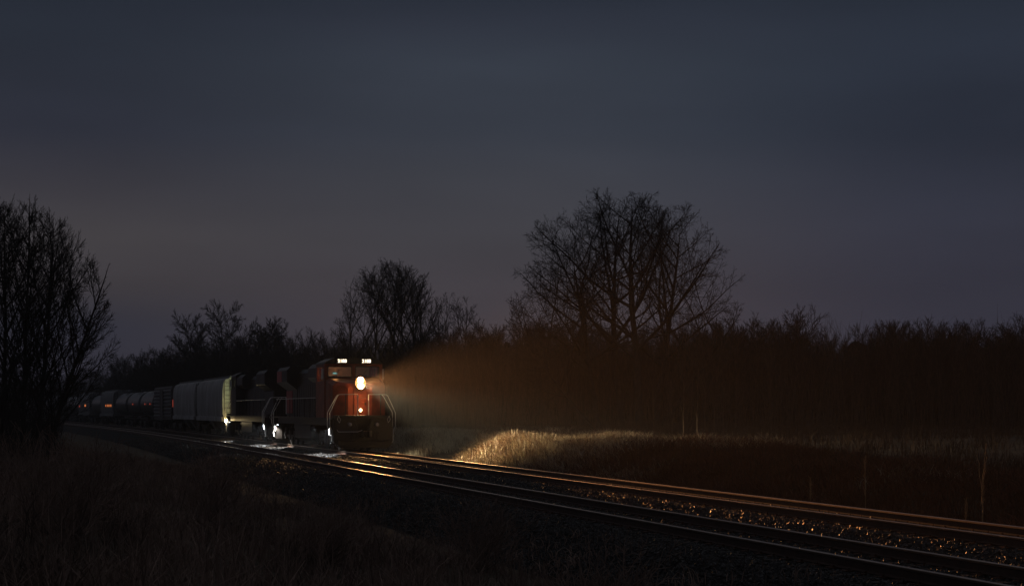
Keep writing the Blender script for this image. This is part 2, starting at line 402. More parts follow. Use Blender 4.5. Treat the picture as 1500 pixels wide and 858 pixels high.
# the broad group right of the engine (depth ~110 m, 15.7 m tall)
PG = PV(k=[15, 12, 7, 5], wob=[.03, .055, .07, .07, .06], up=[.02, .025, .02, .02, .01], ang=[52, 40, 40, 38], rat=[.5, .42, .42, .44], t0=[.30, .12, .12, .1], fall=[.4, .55, .4, .3], thick=.013, rmin=.007)
for i, (px, dep, stems, lab) in enumerate([
        (877, 110, [(0, 0, cv(-.10, 0, 1), 11.2, .20), (0, .1, cv(-.75, -.1, .85), 8.6, .13)], 'wide bare tree leaning left, leftmost trunk of the tall dark group on the skyline'),
        (912, 112, [(0, 0, cv(-.02, 0, 1), 14.4, .25)], 'tallest straight bare tree, second trunk from the left in the tall skyline group'),
        (936, 109, [(0, 0, cv(.03, 0, 1), 14.0, .28)], 'thick bare tree in the middle of the tall skyline group right of the train'),
        (958, 111, [(0, 0, cv(.14, 0, 1), 12.7, .22), (.1, 0, cv(.72, .1, .9), 9.4, .14)], 'spreading bare tree whose limbs lean right, rightmost of the tall skyline group')]):
    P_ = dict(PG); P_['env'] = ENV(px, 914, 23.6, 7.9, 7.3, 6.7, 6.0); q = tree('bare_tree', 11+i, stems, P_); put(q, px, dep); tag(q, lab, 'tree')
# rounded clump above the engine (depth ~150 m)
PC = PV(k=[12, 9, 6, 4], wob=[.02, .04, .06, .06, .05], up=[.02, .045, .04, .03, .02], ang=[34, 30, 32, 34], rat=[.5, .40, .42, .44], t0=[.42, .12, .12, .1], fall=[.4, .55, .4, .3], thick=.012, rmin=.009, seg=[1, .7, .5, .35, .3])
for i, (px, hh, dx, lab) in enumerate([(530, 9.9, -.12, 'low bare tree leaning left at the left edge of the rounded clump above the engine'),
        (550, 12.2, -.04, 'slender bare tree, second in the rounded clump above the engine'), (573, 13.9, -.01, 'tallest bare tree at the centre of the rounded clump above the engine'),
        (592, 13.4, .02, 'bare multi twig tree right of the tallest in the rounded clump above the engine'), (606, 12.1, .06, 'bare tree on the right shoulder of the rounded clump above the engine'),
        (618, 10.8, .10, 'shorter bare tree leaning right at the right edge of the rounded clump above the engine')]):
    P_ = dict(PC); P_['env'] = ENV(px, 570, 17.3, 8.6, 4.6, 5.3, 3.8); q = tree('bare_tree', 30+i, [(0, 0, cv(dx, 0, 1), hh, .15)], P_); put(q, px, 148 + 3*(i % 3)); tag(q, lab, 'tree')
for i, (px, hh, dx, lab) in enumerate([(652, 11.0, -.02, 'thin bare tree with an open crown just right of the rounded clump'), (674, 10.4, .06, 'thin bare tree with an open crown, farther right of the rounded clump')]):
    P_ = dict(PC); P_.update(env=ENV(px, px+3, 17.3, 8.0, 1.9, 3.2, 2.0), k=[11, 8, 6, 4]); q = tree('bare_tree', 40+i, [(0, 0, cv(dx, 0, 1), hh, .11)], P_); put(q, px, 152); tag(q, lab, 'tree')
# huge multi-stemmed tree clump on the left (depth ~70 m)
PL = PV(k=[26, 15, 8, 5], wob=[.02, .04, .05, .05, .05], up=[.012, .045, .04, .03, .02], ang=[36, 28, 28, 30], rat=[.5, .34, .40, .45], t0=[.10, .10, .1, .1], fall=[.4, .5, .4, .3], thick=.010, rmin=.0065, seg=[.6, .45, .32, .24, .2], lmax=4.2)
for i, (px, dep, hh, dx, lab) in enumerate([(-40, 71, 10.2, -.02, 'tall bare tree cut by the left edge of the photo'), (2, 70, 10.3, 0, 'tall bare tree with upright stem, near the left edge of the photo'),
        (32, 69, 10.7, .04, 'tallest bare upright tree of the big clump at far left'), (50, 70, 9.7, .14, 'bare tree whose upright branches fan right in the big left clump'),
        (66, 71, 8.6, .26, 'bare tree leaning right at the right side of the big left clump')]):
    P_ = dict(PL); P_['env'] = ENV(px, 26, 37.1, 4.3, 3.95, 5.8, 3.4); q = tree('bare_tree', 50+i, [(0, 0, cv(dx, 0, 1), hh, .12)], P_); put(q, px, dep); tag(q, lab, 'tree')

# trees behind the train, each its own shape
PM = PV(levels=3, k=[14, 12, 9], wob=[.06, .08, .08, .1], up=[.02, .04, .03, .02], rat=[.46, .48, .5], ang=[40, 36, 36], t0=[.25, .12, .1], rmin=.020, seg=[1.1, .8, .55, .5])
for i, (px, dep, hh, dx, lab) in enumerate([(246, 215, 10.5, -.1, 'small bare tree on the skyline above the grey freight cars'), (300, 205, 14.4, -.12, 'tall open bare tree on the skyline above the grey freight cars'),
        (322, 200, 14.6, .06, 'crooked tall bare tree on the skyline, right of the open one above the freight cars'), (345, 205, 12.9, .15, 'leaning bare tree on the skyline right of the crooked one'),
        (388, 190, 11.6, -.06, 'dense rounded bare tree above the second engine'), (408, 188, 11.9, .05, 'dense rounded bare tree, right one of the pair above the engines'),
        (1186, 124, 6.9, 0, 'small fan shaped bare tree standing above the right treeline')]):
    q = tree('bare_tree', 70+i, [(0, 0, cv(dx, 0, 1), hh*(.82 if i < 6 else 1), .17)], PM if i != 6 else PV(levels=3, k=[12, 10, 8], rmin=.014, ang=[36, 36, 36])); put(q, px, dep); tag(q, lab, 'tree')

# treeline: individual bare trees in front of the mass of the wood
WOOD = [(2300, 100), (1900, 112), (1500, 122), (1100, 127), (800, 135), (620, 152), (540, 168), (470, 182), (380, 198), (300, 212), (230, 235), (170, 285), (110, 340), (60, 390), (-60, 430), (-400, 470)]
wpx = np.array([w[0] for w in WOOD][::-1], float); wd = np.array([w[1] for w in WOOD][::-1], float)
TOP = [(-400, 560), (60, 565), (120, 562), (175, 537), (225, 520), (300, 512), (400, 500), (470, 502), (560, 502), (640, 498), (720, 490), (800, 490), (1000, 494), (1090, 480), (1180, 488), (1210, 502), (1300, 486), (1400, 480), (1440, 494), (1500, 484), (1900, 484), (2300, 480)]
tpx = np.array([a[0] for a in TOP], float); tyy = np.array([a[1] for a in TOP], float) - 17
PT = dict(levels=3, trunk=0, seg=[1.0, .7, .5, .4], wob=[.04, .06, .07, .08], up=[.02, .07, .05, .03], tip=.12, k=[15, 11, 7], t0=[.18, .12, .1], ang=[30, 28, 30], rat=[.46, .46, .48], fall=[.45, .4, .3], thick=.012, rmin=.011)
protos = []
for i in range(7):
    protos.append(tree('bare_tree', 100+i, [(0, 0, (.05*math.sin(i*2), .05*math.cos(i*3), 1), 8.0, .10), ((.5, -.4, .3)[i % 3], .3, (.22*math.cos(i*4), .1, 1), (6.4, 5.2, 7.4)[i % 3], .07)], dict(PT, ang=[(28, 38, 46)[i % 3], 30, 32], t0=[(.18, .35, .25)[i % 3], .1, .1], up=[.02, (.07, .03, .01)[i % 3], .04, .03], rat=[(.40, .5, .46)[i % 3], .46, .48])))
PH = [max(v.co.z for ch in p.children for v in ch.data.vertices) for p in protos]
rg = random.Random(8); used = set(); cnt = 0; px = -260.0
while px < 1760:
    for row in range(2):
        p_ = px + rg.uniform(-7, 7); dep = float(np.interp(p_, wpx, wd)) - 9 + 9*row + rg.uniform(-3, 3)
        ytop = float(np.interp(p_, tpx, tyy)) + rg.choice([-9, -4, 0, 0, 4, 8, 14]) + rg.uniform(-3, 5)
        w_ = at(p_, dep); H = (599 - ytop)/F*dep + CAMZ - float(gz(w_.x, w_.y))
        i = rg.randrange(7); src = protos[i]
        c = src if i not in used else copy_tree(src)
        used.add(i); put(c, p_, dep, H/PH[i], rg.uniform(0, 6.28), 0)
        tag(c, 'slender bare tree in the dense dark treeline at the edge of the wood', 'tree', 'bare trees along the edge of the wood'); cnt += 1
    px += 13 + rg.uniform(-4, 4)
for i in range(7):
    if i not in used: put(protos[i], 1300+i*10, 125); tag(protos[i], 'slender bare tree in the dense dark treeline at the edge of the wood', 'tree', 'bare trees along the edge of the wood')

# the mass of the wood behind: thick, lumpy and closed
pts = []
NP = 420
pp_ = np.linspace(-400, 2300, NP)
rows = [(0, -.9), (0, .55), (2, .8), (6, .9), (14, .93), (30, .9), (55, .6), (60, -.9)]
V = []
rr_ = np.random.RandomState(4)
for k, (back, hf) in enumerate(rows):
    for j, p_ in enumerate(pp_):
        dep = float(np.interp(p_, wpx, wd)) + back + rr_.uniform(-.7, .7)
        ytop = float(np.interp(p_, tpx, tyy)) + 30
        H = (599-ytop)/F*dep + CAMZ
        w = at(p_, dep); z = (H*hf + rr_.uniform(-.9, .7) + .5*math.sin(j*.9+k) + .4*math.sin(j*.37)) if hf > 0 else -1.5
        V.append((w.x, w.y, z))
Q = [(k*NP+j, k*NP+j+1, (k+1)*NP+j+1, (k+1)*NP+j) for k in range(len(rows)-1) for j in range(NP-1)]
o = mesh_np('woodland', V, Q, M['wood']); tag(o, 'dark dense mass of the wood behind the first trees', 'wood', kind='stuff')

# thicket of thin upright stems along the foot of the wood and on the bank
def stems_mesh(name, pos, hh, matn, seed, rad, n_side=4, label=None, cat=None):
    r = random.Random(seed); segs = []
    for (x, y, z), h in zip(pos, hh):
        d = Vector((r.gauss(0, .09), r.gauss(0, .09), 1)).normalized(); p = Vector((x, y, z-.1)); n = 4
        for i in range(n):
            d = (d + Vector((r.gauss(0, .06), r.gauss(0, .06), 0))).normalized(); q = p + d*h/n
            segs.append((p, q, rad*h*(1-i/n)+.003, rad*h*(1-(i+1)/n)+.002))
            if i > 0:
                for s in range(n_side//2):
                    dd = (d + Vector((r.gauss(0, .45), r.gauss(0, .45), .1))).normalized(); e = q + dd*h*r.uniform(.12, .3)
                    segs.append((q, e, rad*h*.35+.002, .002))
            p = q
    V, Qd = tubes(segs, 3); o = mesh_np(name, V, Qd, M[matn]); tag(o, label, cat, kind='stuff'); return o
pos, hh = [], []
for i in range(5200):
    p_ = rg.uniform(-150, 2000); dep = float(np.interp(p_, wpx, wd)) - 4 - rg.random()**1.5*16
    w = at(p_, dep)
    if w.x - float(tx(w.y)) < 25: continue
    pos.append((w.x, w.y, float(gz(w.x, w.y)))); hh.append(rg.uniform(2.0, 6.2))
stems_mesh('thicket', pos, hh, 'bark2', 5, .0042, 4, 'tangle of thin upright brush at the foot of the wood', 'brush')

pos, hh = [], []
for i in range(1500):
    w = at(rg.uniform(-330, 96) - 20*rg.random(), rg.uniform(60, 92))
    pos.append((w.x, w.y, float(gz(w.x, w.y)))); hh.append(rg.uniform(1.2, 3.4)*(1 if w.x < 0 else .8))
stems_mesh('undergrowth', pos, hh, 'bark', 15, .0045, 8, 'dense low undergrowth around the feet of the big left trees', 'brush')
PB = dict(levels=2, trunk=0, seg=[.25, .2, .15], wob=[.08, .1, .12], up=[.03, .04, .02], tip=.2, k=[9, 6], t0=[.2, .15], ang=[38, 40], rat=[.5, .5], fall=[.3, .3], thick=.012, rmin=.0035)
for i, (px, dep, h_, lab) in enumerate([(700, 31, 1.0, 'dark rounded shrub in the grass below the middle of the near track'), (905, 20.5, .9, 'thin twiggy shrub at the bottom edge right of the middle'), (310, 34, 1.3, 'dark leafless shrub in the field below the freight cars'),
        (90, 26, 1.3, 'tall tangled shrub in the field at lower left'), (470, 27, .9, 'low leafless shrub in the grass left of the dark rounded one')]):
    rs_ = random.Random(i+3); q = tree('shrub', 300+i, [(rs_.uniform(-.2, .2), rs_.uniform(-.2, .2), (rs_.uniform(-.5, .5), rs_.uniform(-.5, .5), 1), h_*rs_.uniform(.8, 1.15)+.3, .012) for _ in range(16)], PB, 'weed')
    put(q, px, dep); tag(q, lab, 'shrub')
# saplings on the bank that catch the headlight, each a tree of its own
PS = dict(levels=2, trunk=0, seg=[.6, .45, .3], wob=[.03, .06, .1], up=[.02, .1, .08], tip=.1, k=[13, 6], t0=[.25, .15], ang=[26, 28], rat=[.34, .42], fall=[.4, .3], thick=.010, rmin=.007)
sap = [tree('sapling', 200+i, [(0, 0, (0, 0, 1), 4.6, .045)], PS, 'bark2') for i in range(3)]
SP = [(985, 84, 1.05), (1003, 80, 1.2), (1012, 86, .95), (1022, 79, 1.25), (1034, 83, 1.0), (1046, 88, 1.1), (1060, 81, .9), (1078, 85, 1.05), (1102, 83, .85), (958, 88, .9), (925, 86, .7), (1130, 80, .9)]
for i, (px, dep, sc) in enumerate(SP):
    c = sap[i] if i < 3 else copy_tree(sap[i % 3])
    put(c, px, dep, sc, rg.uniform(0, 6)); tag(c, 'thin straight sapling on the bank catching orange headlight glow', 'sapling', 'saplings on the bank right of the train')

# ------------------------------------------------------------------ grass
def blades(X, Y, h, w, seed, lean=.5, wind=(0, 0)):
    r = np.random.RandomState(seed); n = len(X); Z = np.maximum(gz(X, Y), np.interp(X - tx(Y), pu, pz, left=-9, right=-9)) - .03
    az = r.rand(n)*6.283; ln = h*lean*r.rand(n)
    dx = np.cos(az)*ln + wind[0]*h; dy = np.sin(az)*ln + wind[1]*h
    fa = r.rand(n)*6.283; wx = np.cos(fa)*w/2; wy = np.sin(fa)*w/2
    lv = []
    for t, ws in ((0, 1), (.55, .75), (1, .12)):
        cx = X + dx*t*t; cy = Y + dy*t*t; cz = Z + h*t*(1 - .25*lean*t)
        lv += [np.stack([cx-wx*ws, cy-wy*ws, cz], -1), np.stack([cx+wx*ws, cy+wy*ws, cz], -1)]
    V = np.stack(lv, 1).reshape(-1, 3)
    q = np.array([[0, 1, 3, 2], [2, 3, 5, 4]])
    return V, (q[None] + (np.arange(n)*6)[:, None, None]).reshape(-1, 4)
def clumped(n, fx, fy, seed, nc, spread):
    r = np.random.RandomState(seed); cx, cy = fx(r.rand(nc), r), fy(r.rand(nc), r)
    k = r.randint(0, nc, n); return cx[k] + r.randn(n)*spread, cy[k] + r.randn(n)*spread
# pale bank grass
rb = np.random.RandomState(9)
X1, Y1 = clumped(150000, lambda t, r: 19.9 + 9*t**1.3, lambda t, r: 28 + 66*t**.8, 21, 6400, .22)
ok = (Y1 < 84.3 + 1.6*(X1-20)) & (X1 > 19.8); X1, Y1 = X1[ok], Y1[ok]
h1 = (.22 + .75*rb.rand(len(X1))**1.5)*(.6 + .5*sst(-.5, .7, vnoise(X1, Y1, 1.3)))
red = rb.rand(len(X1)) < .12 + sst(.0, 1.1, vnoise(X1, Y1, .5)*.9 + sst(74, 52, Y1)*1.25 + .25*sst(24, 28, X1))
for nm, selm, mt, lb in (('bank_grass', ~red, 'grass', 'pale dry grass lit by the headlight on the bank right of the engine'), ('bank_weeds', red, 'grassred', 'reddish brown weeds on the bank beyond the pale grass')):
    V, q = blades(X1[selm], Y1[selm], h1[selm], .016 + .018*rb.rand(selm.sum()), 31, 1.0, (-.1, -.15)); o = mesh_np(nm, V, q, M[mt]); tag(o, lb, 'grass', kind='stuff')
X2, Y2 = clumped(34000, lambda t, r: 19.9 + 8*t, lambda t, r: 92 + 26*t, 22, 1800, .25)
ok = (Y2 > 92.8 + 1.6*(X2-20)); X2, Y2 = X2[ok], Y2[ok]
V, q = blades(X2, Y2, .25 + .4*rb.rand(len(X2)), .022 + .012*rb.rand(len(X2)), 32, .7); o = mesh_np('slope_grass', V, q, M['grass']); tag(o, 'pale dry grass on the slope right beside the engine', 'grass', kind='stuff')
# right bank, far meadow
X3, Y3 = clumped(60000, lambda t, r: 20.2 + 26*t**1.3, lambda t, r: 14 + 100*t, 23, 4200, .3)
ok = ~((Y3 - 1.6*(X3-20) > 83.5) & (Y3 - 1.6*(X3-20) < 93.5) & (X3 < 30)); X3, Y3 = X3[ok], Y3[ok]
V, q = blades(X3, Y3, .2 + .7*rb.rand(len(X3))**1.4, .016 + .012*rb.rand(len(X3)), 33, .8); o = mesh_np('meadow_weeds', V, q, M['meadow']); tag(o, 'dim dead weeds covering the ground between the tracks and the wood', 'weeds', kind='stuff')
# foreground field
X4, Y4 = clumped(180000, lambda t, r: -14 + 24.8*t, lambda t, r: 9 + 85*t**1.5, 24, 9000, .16)
ok = (vnoise(X4, Y4, 1.1) + .5*vnoise(Y4, X4, 2.7) > -.42) & (X4 < 8.9 + 1.9*_r.rand(len(X4))**1.25); X4, Y4 = X4[ok], Y4[ok]
h4 = (.14 + .62*rb.rand(len(X4))**1.3)*(1 - .55*sst(5, 8.6, X4))*(.6 + .8*sst(-.5, .6, vnoise(X4, Y4, .6)))
V, q = blades(X4, Y4, h4, .010 + .016*rb.rand(len(X4)), 34, .95); o = mesh_np('field_grass', V, q, M['weed']); tag(o, 'dark dead grass of the field in front of the tracks', 'grass', kind='stuff')
# tall dead weeds in the field
pos, hh = [], []
for i in range(3600):
    x = rg.uniform(-14, 8.3); y = 11 + 70*rg.random()**1.5
    pos.append((x, y, float(gz(x, y)))); hh.append(rg.uniform(.5, 1.25)*(1.0 if x < 4 else .6))
stems_mesh('dead_weeds', pos, hh, 'weed', 6, .0045, 6, 'tall thin dead weed stems standing in the foreground field', 'weeds')
# single weeds that stand out beyond the far rail
def stalk(px, base_depth, height, kind, label):
    w = at(px, base_depth); z = float(gz(w.x, w.y)); root = empty('dry_weed_stalk', (w.x, w.y, z)); rs = random.Random(px)
    m = MB(); side = Vector(cv(1, 0, 0))
    def path(a, b, r0, r1, n=6, j=.012):
        prev = Vector(a)
        for i in range(1, n+1):
            c = Vector(a).lerp(Vector(b), i/n) + Vector((rs.gauss(0, j), rs.gauss(0, j), 0))
            m.cyl(prev, c, r0+(r1-r0)*(i-1)/n, r0+(r1-r0)*i/n, 5); prev = c
    if kind == 'fork':
        k = side*-.02 + Vector((0, 0, height*.55)); path((0, 0, -.05), k, .014, .012)
        path(k, side*-.13 + Vector((0, 0, height*.93)), .010, .005); path(k, side*.06 + Vector((0, 0, height)), .011, .006); path(k + Vector((0, 0, .1)), side*.085 + Vector((0, 0, height*.9)), .008, .004)
    else:
        path((0, 0, -.05), (.01, 0, height), .012, .006)
    m.build('stem', M['stalk'], root)
    h = MB()
    for i in range(60 if kind != 'fork' else 26):
        t = rs.uniform(.45, .98) if kind != 'fork' else rs.uniform(.4, .62); c = Vector((0, 0, height*t)); a = rs.uniform(0, 6.28)
        d = Vector((math.cos(a)*.5, math.sin(a)*.5, 1))*rs.uniform(.04, .10); h.cyl(c, c + d, .006, .002, 4)
    h.build('seed_head', M['stalk'], root); tag(root, label, 'weed')
stalk(1440, 37, 2.15, 'fork', 'tall forked dry stalk standing behind the far rail near the right edge')
stalk(1267, 42, 1.75, 'spike', 'single upright dry stalk with shaggy top behind the far rail')
stalk(1187, 46, 1.15, 'spike', 'short dry stalk just behind the far rail, left of the taller ones')
stalk(1415, 38, .95, 'spike', 'short dry stalk beside the tall forked one')

# ------------------------------------------------------------------ rolling stock
def wheelset(parent, y, r=.46, gauge=.7525):
    for s in (-1, 1):
        m = MB().cyl((s*(gauge-.05), y, r), (s*(gauge+.065), y, r), r, n=22); m.cyl((s*(gauge-.075), y, r), (s*(gauge-.045), y, r), r+.025, n=22)
        m.cyl((s*(gauge+.065), y, r), (s*(gauge+.11), y, r), .14, n=10); m.build('wheel', M['truck'], parent, True)
def bogie(root, yc, axles, r, half, side=.98):
    fr = MB()
    for s in (-1, 1):
        x0, x1 = (side-.07, side+.09) if s > 0 else (-side-.09, -side+.07)
        fr.prism([(yc-half, r+.28), (yc-half*.85, r+.34), (yc+half*.85, r+.34), (yc+half, r+.28), (yc+half, r-.02), (yc+half*.72, r-.1), (yc+half*.45, r+.02), (yc+half*.25, r-.22), (yc-half*.25, r-.22), (yc-half*.45, r+.02), (yc-half*.72, r-.1), (yc-half, r-.02)], x0, x1, 'x')
        for a in axles: fr.box(s*side-.14, s*side+.14, yc+a-.16, yc+a+.16, r-.15, r+.17)
    fr.box(-side+.05, side-.05, yc-.2, yc+.2, r+.02, r+.4)
    o = fr.build('bogie', M['truck'], root)
    for a in axles: wheelset(o, yc+a, r)
    return o
def coupler(root, y, d):
    m = MB().box(-.1, .1, min(y, y+d*.75), max(y, y+d*.75), .78, .98)
    m.prism([(-.19, y+d*.62), (.19, y+d*.62), (.2, y+d*.9), (.05, y+d*.98), (-.05, y+d*.82), (-.2, y+d*.92)], .74, 1.04, 'z')
    m.build('coupler', M['truck'], root)

def locomotive(label, lead):
    root = empty('diesel_locomotive'); tag(root, label, 'locomotive', 'locomotives hauling the freight train')
    f0 = -10.75
    Y = lambda v: f0 + v
    B = MB
    # underframe, deck, anticlimber, pilot
    u = B().box(-1.42, 1.42, Y(.5), Y(21.0), 1.30, 1.62).box(-.5, .5, Y(1.4), Y(20.1), .95, 1.30); u.build('underframe', M['black'], root)
    B().box(-1.55, 1.55, Y(.22), Y(21.28), 1.622, 1.70).build('walkway', M['black'], root)
    for s in (0, 1):
        yy = (lambda v: Y(v)) if s == 0 else (lambda v: Y(21.5-v)); a, b = sorted((yy(0.0), yy(.18)))
        p = B().prism([(-1.50, 1.62), (-1.52, .55), (-1.40, .28), (-1.2, .17), (1.2, .17), (1.40, .28), (1.52, .55), (1.50, 1.62), (.42, 1.62), (.30, 1.22), (.30, .70), (-.30, .70), (-.30, 1.22), (-.42, 1.62)], a, b)
        p.box(-.9, -.35, min(yy(-.03), yy(.0)), max(yy(-.03), yy(.0)), .52, .60); p.box(.35, .9, min(yy(-.03), yy(.0)), max(yy(-.03), yy(.0)), .52, .60)
        p.build('pilot', M['black'], root, bevel=.015)
        a, b = sorted((yy(-.14), yy(.22))); B().prism([(-1.46, a), (1.46, a), (1.54, b), (-1.54, b)] if s == 0 else [(-1.54, a), (1.54, a), (1.46, b), (-1.46, b)], 1.622, 1.83, 'z').build('anticlimber', M['black'], root, bevel=.02)
        # snow plough lip below
        a, b = sorted((yy(-.22), yy(.02))); B().prism([(-1.3, .60), (-1.38, .36), (-1.2, .165), (1.2, .165), (1.38, .36), (1.3, .60), (.95, .50), (-.95, .50)], a, b).build('plough', M['black'], root, bevel=.01)
        coupler(root, yy(0), -1.35 if s == 0 else 1.35)
        # hoses and cut lever
        for hx in (-.62, -.52, .52, .62, .74):
            h = B(); h.tube([(hx, yy(-.04), 1.02), (hx, yy(-.16), .86), (hx*.97, yy(-.18), .66), (hx*.92, yy(-.12), .52)], .022)
            h.build('air_hose', M['truck'], root)
        B().tube([(-1.35, yy(-.05), 1.1), (-1.3, yy(-.1), 1.0), (-.3, yy(-.12), 1.0), (-.12, yy(-.3), 1.08)], .016).build('cut_lever', M['white'], root)
        for sx in (-1, 1):
            # ditch lamp housing
            dl = B().cyl((sx*.70, yy(.02), 1.36), (sx*.70, yy(-.10), 1.36), .14, n=16).build('ditch_lamp', M['black'], root, True)
            B().dome((sx*.70, yy(-.101), 1.36), .105, (0, -1 if s == 0 else 1, 0), .03).build('lens', M['unlit'], dl, True)
            # stair well
            st = B()
            for k, z in enumerate((.42, .80, 1.20)):
                a, b = sorted((yy(.25), yy(.85))); x0 = 1.18 + .0*k; st.box(sx*1.58 if sx < 0 else x0, -x0 if sx < 0 else sx*1.58, a, b, z-.02, z+.012)
            a, b = sorted((yy(.23), yy(.25))); st.box(*(sorted((sx*1.16, sx*1.55))), a, b, .34, 1.62)
            a, b = sorted((yy(.85), yy(.88))); st.box(*(sorted((sx*1.16, sx*1.55))), a, b, .34, 1.62)
            so_ = st.build('step_ladder', M['black'], root)
            a, b = sorted((yy(.19), yy(.228))); B().prism([(sx*1.34, .82), (sx*1.60, .82), (sx*1.60, .52), (sx*1.52, .42), (sx*1.30, .42), (sx*1.40, .52)], a, b).build('step_edge', M['white'], so_)
            # corner handrails, outer and inner
            for dy, cut in ((.16, 0), (.92, .08)):
                ry = yy(dy)
                B().tube([(sx*(1.22-cut), ry, 2.88), (sx*(1.30-cut), ry, 2.80), (sx*1.66, ry, 2.02), (sx*1.69, ry, 1.94), (sx*1.69, ry, 1.30), (sx*1.66, ry, 1.20), (sx*1.58, ry, 1.08), (sx*1.58, ry, .84)], .020, 6).build('handrail', M['white'], root, True)
            B().tube([(sx*1.30, yy(-.16), 1.80), (sx*1.20, yy(-.17), 1.62), (sx*1.25, yy(-.17), 1.45), (sx*1.36, yy(-.16), 1.62), (sx*1.30, yy(-.16), 1.80)], .012).build('grab_iron', M['white'], root)
        # front stanchions and top rail
        for xx in (-.90, -.28, .28, .90):
            B().box(xx-.022, xx+.022, *sorted((yy(.02), yy(.07))), 1.83, 2.88).build('stanchion', M['black' if abs(xx) > .5 else 'white'], root)
        for sx in (-1, 1): B().tube([(sx*1.22, yy(.16), 2.88), (sx*.90, yy(.045), 2.89), (sx*.28, yy(.045), 2.89)], .018).build('end_rail', M['white'], root)
        B().tube([(-.28, yy(.045), 2.84), (-.12, yy(.04), 2.72), (.0, yy(.04), 2.68), (.12, yy(.04), 2.72), (.28, yy(.045), 2.84)], .011).build('safety_chain', M['truck'], root)
    # nose
    def ring(hw, y, z0, z1, ch): return [(-hw, Y(y), z0), (-hw, Y(y), z1-ch), (-hw+ch, Y(y), z1), (hw-ch, Y(y), z1), (hw, Y(y), z1-ch), (hw, Y(y), z0)]
    nz = B().loft([ring(.62, .88, 1.702, 3.30, .10), ring(.78, .95, 1.702, 3.46, .12), ring(1.36, 1.22, 1.702, 3.55, .22), ring(1.46, 1.9, 1.702, 3.66, .18), ring(1.48, 2.72, 1.702, 3.76, .14)])
    nz.build('nose', M['red'], root, False, bevel=.02)
    d = B().box(-.34, .34, Y(.845), Y(.885), 1.76, 3.16).build('nose_door', M['red'], root, bevel=.012)
    B().box(.22, .28, Y(.80), Y(.845), 2.35, 2.47).build('handle', M['truck'], d)
    # headlight cluster: two lamps one above the other
    hl = B().prism([(-.20, 3.14), (.20, 3.14), (.22, 3.3), (.22, 3.66), (.12, 3.80), (-.12, 3.80), (-.22, 3.66), (-.22, 3.3)], Y(.74), Y(1.2)).build('headlight', M['black'], root, bevel=.02)
    for z in (3.33, 3.62):
        B().dome((0, Y(.739), z), .145, (0, -1, 0), .085).build('lens', M['beam' if lead else 'unlit'], hl, True)
    B().prism([(math.cos(a/16*math.pi)*.27, 3.475 + math.sin(a/16*math.pi)*.33) for a in range(32)], Y(.735), Y(.80)).build('halo_ring', M['haloglow' if lead else 'unlit'], hl, True)  # oval plate whose amber glow imitates the halo round the headlight
    nl = B().cyl((0, Y(.845), 2.09), (0, Y(.76), 2.09), .085, n=14).build('nose_lamp', M['black'], root, True)
    B().dome((0, Y(.759), 2.09), .07, (0, -1, 0), .03).build('lens', M['nose' if lead else 'unlit'], nl, True)
    # cab shell
    c = B()
    c.box(-1.53, 1.53, Y(2.73), Y(2.83), 1.702, 3.82)                       # front below glass
    for a, b in ((-1.53, -1.36), (-.09, .09), (1.36, 1.53)): c.box(a, b, Y(2.735), Y(2.825), 3.82, 4.36)
    c.box(-1.53, 1.53, Y(2.73), Y(2.83), 4.36, 4.50)
    c.box(-1.53, 1.53, Y(5.35), Y(5.45), 1.702, 4.50)
    for s in (-1, 1):
        a, b = sorted((s*1.53, s*1.47)); c.box(a, b, Y(2.83), Y(5.35), 1.702, 3.62); c.box(a, b, Y(2.83), Y(5.35), 4.34, 4.50)
        c.box(a, b, Y(2.83), Y(3.25), 3.62, 4.34); c.box(a, b, Y(4.05), Y(4.25), 3.62, 4.34); c.box(a, b, Y(4.95), Y(5.35), 3.62, 4.34)
    c.box(-1.46, 1.46, Y(2.84), Y(5.34), 2.05, 2.10)
    cab = c.build('cab', M['red' if lead else 'darkcar'], root)
    B().loft([[(x*sc, Y(y), z) for x, z in ((-1.56, 4.50), (-1.50, 4.60), (-1.05, 4.80), (1.05, 4.80), (1.50, 4.60), (1.56, 4.50))] for y, sc in ((2.60, .985), (2.75, 1), (5.5, 1))]).build('cab_roof', M['black'], cab)
    for a, b in ((-1.36, -.09), (.09, 1.36)):
        w = B().box(a+.02, b-.02, Y(2.77), Y(2.782), 3.84, 4.34).build('windscreen', M['glass'], cab)
        w2 = B(); w2.box(a, b, Y(2.70), Y(2.728), 3.80, 3.84).box(a, b, Y(2.70), Y(2.728), 4.335, 4.375).box(a, a+.035, Y(2.70), Y(2.728), 3.84, 4.335).box(b-.035, b, Y(2.70), Y(2.728), 3.84, 4.335); w2.build('window_frame', M['black'], cab)
        B().tube([(a+.3, Y(2.68), 3.80), (a+.62, Y(2.68), 4.2)], .012).build('wiper', M['black'], cab)
    for s in (-1, 1):
        for a, b in ((3.25, 4.05), (4.25, 4.95)):
            B().box(*sorted((s*1.495, s*1.505)), Y(a+.01), Y(b-.01), 3.63, 4.33).build('side_window', M['glass'], cab)
        B().box(*sorted((s*1.535, s*1.66)), Y(3.0), Y(3.03), 3.7, 4.25).build('wind_deflector', M['white'], cab)
    # interior
    B().box(-1.3, 1.3, Y(5.25), Y(5.34), 2.1, 4.45).build('rear_bulkhead', M['interior'], cab)
    dk = B().box(-1.25, -.35, Y(3.0), Y(3.5), 2.1, 3.78).box(.35, 1.25, Y(3.0), Y(3.5), 2.1, 3.78).box(-.36, .36, Y(3.1), Y(3.4), 2.1, 3.3).build('control_desk', M['interior'], cab)
    B().box(-.95, -.72, Y(3.52), Y(3.54), 3.98, 4.06).build('display', M['screen' if lead else 'seat'], dk)
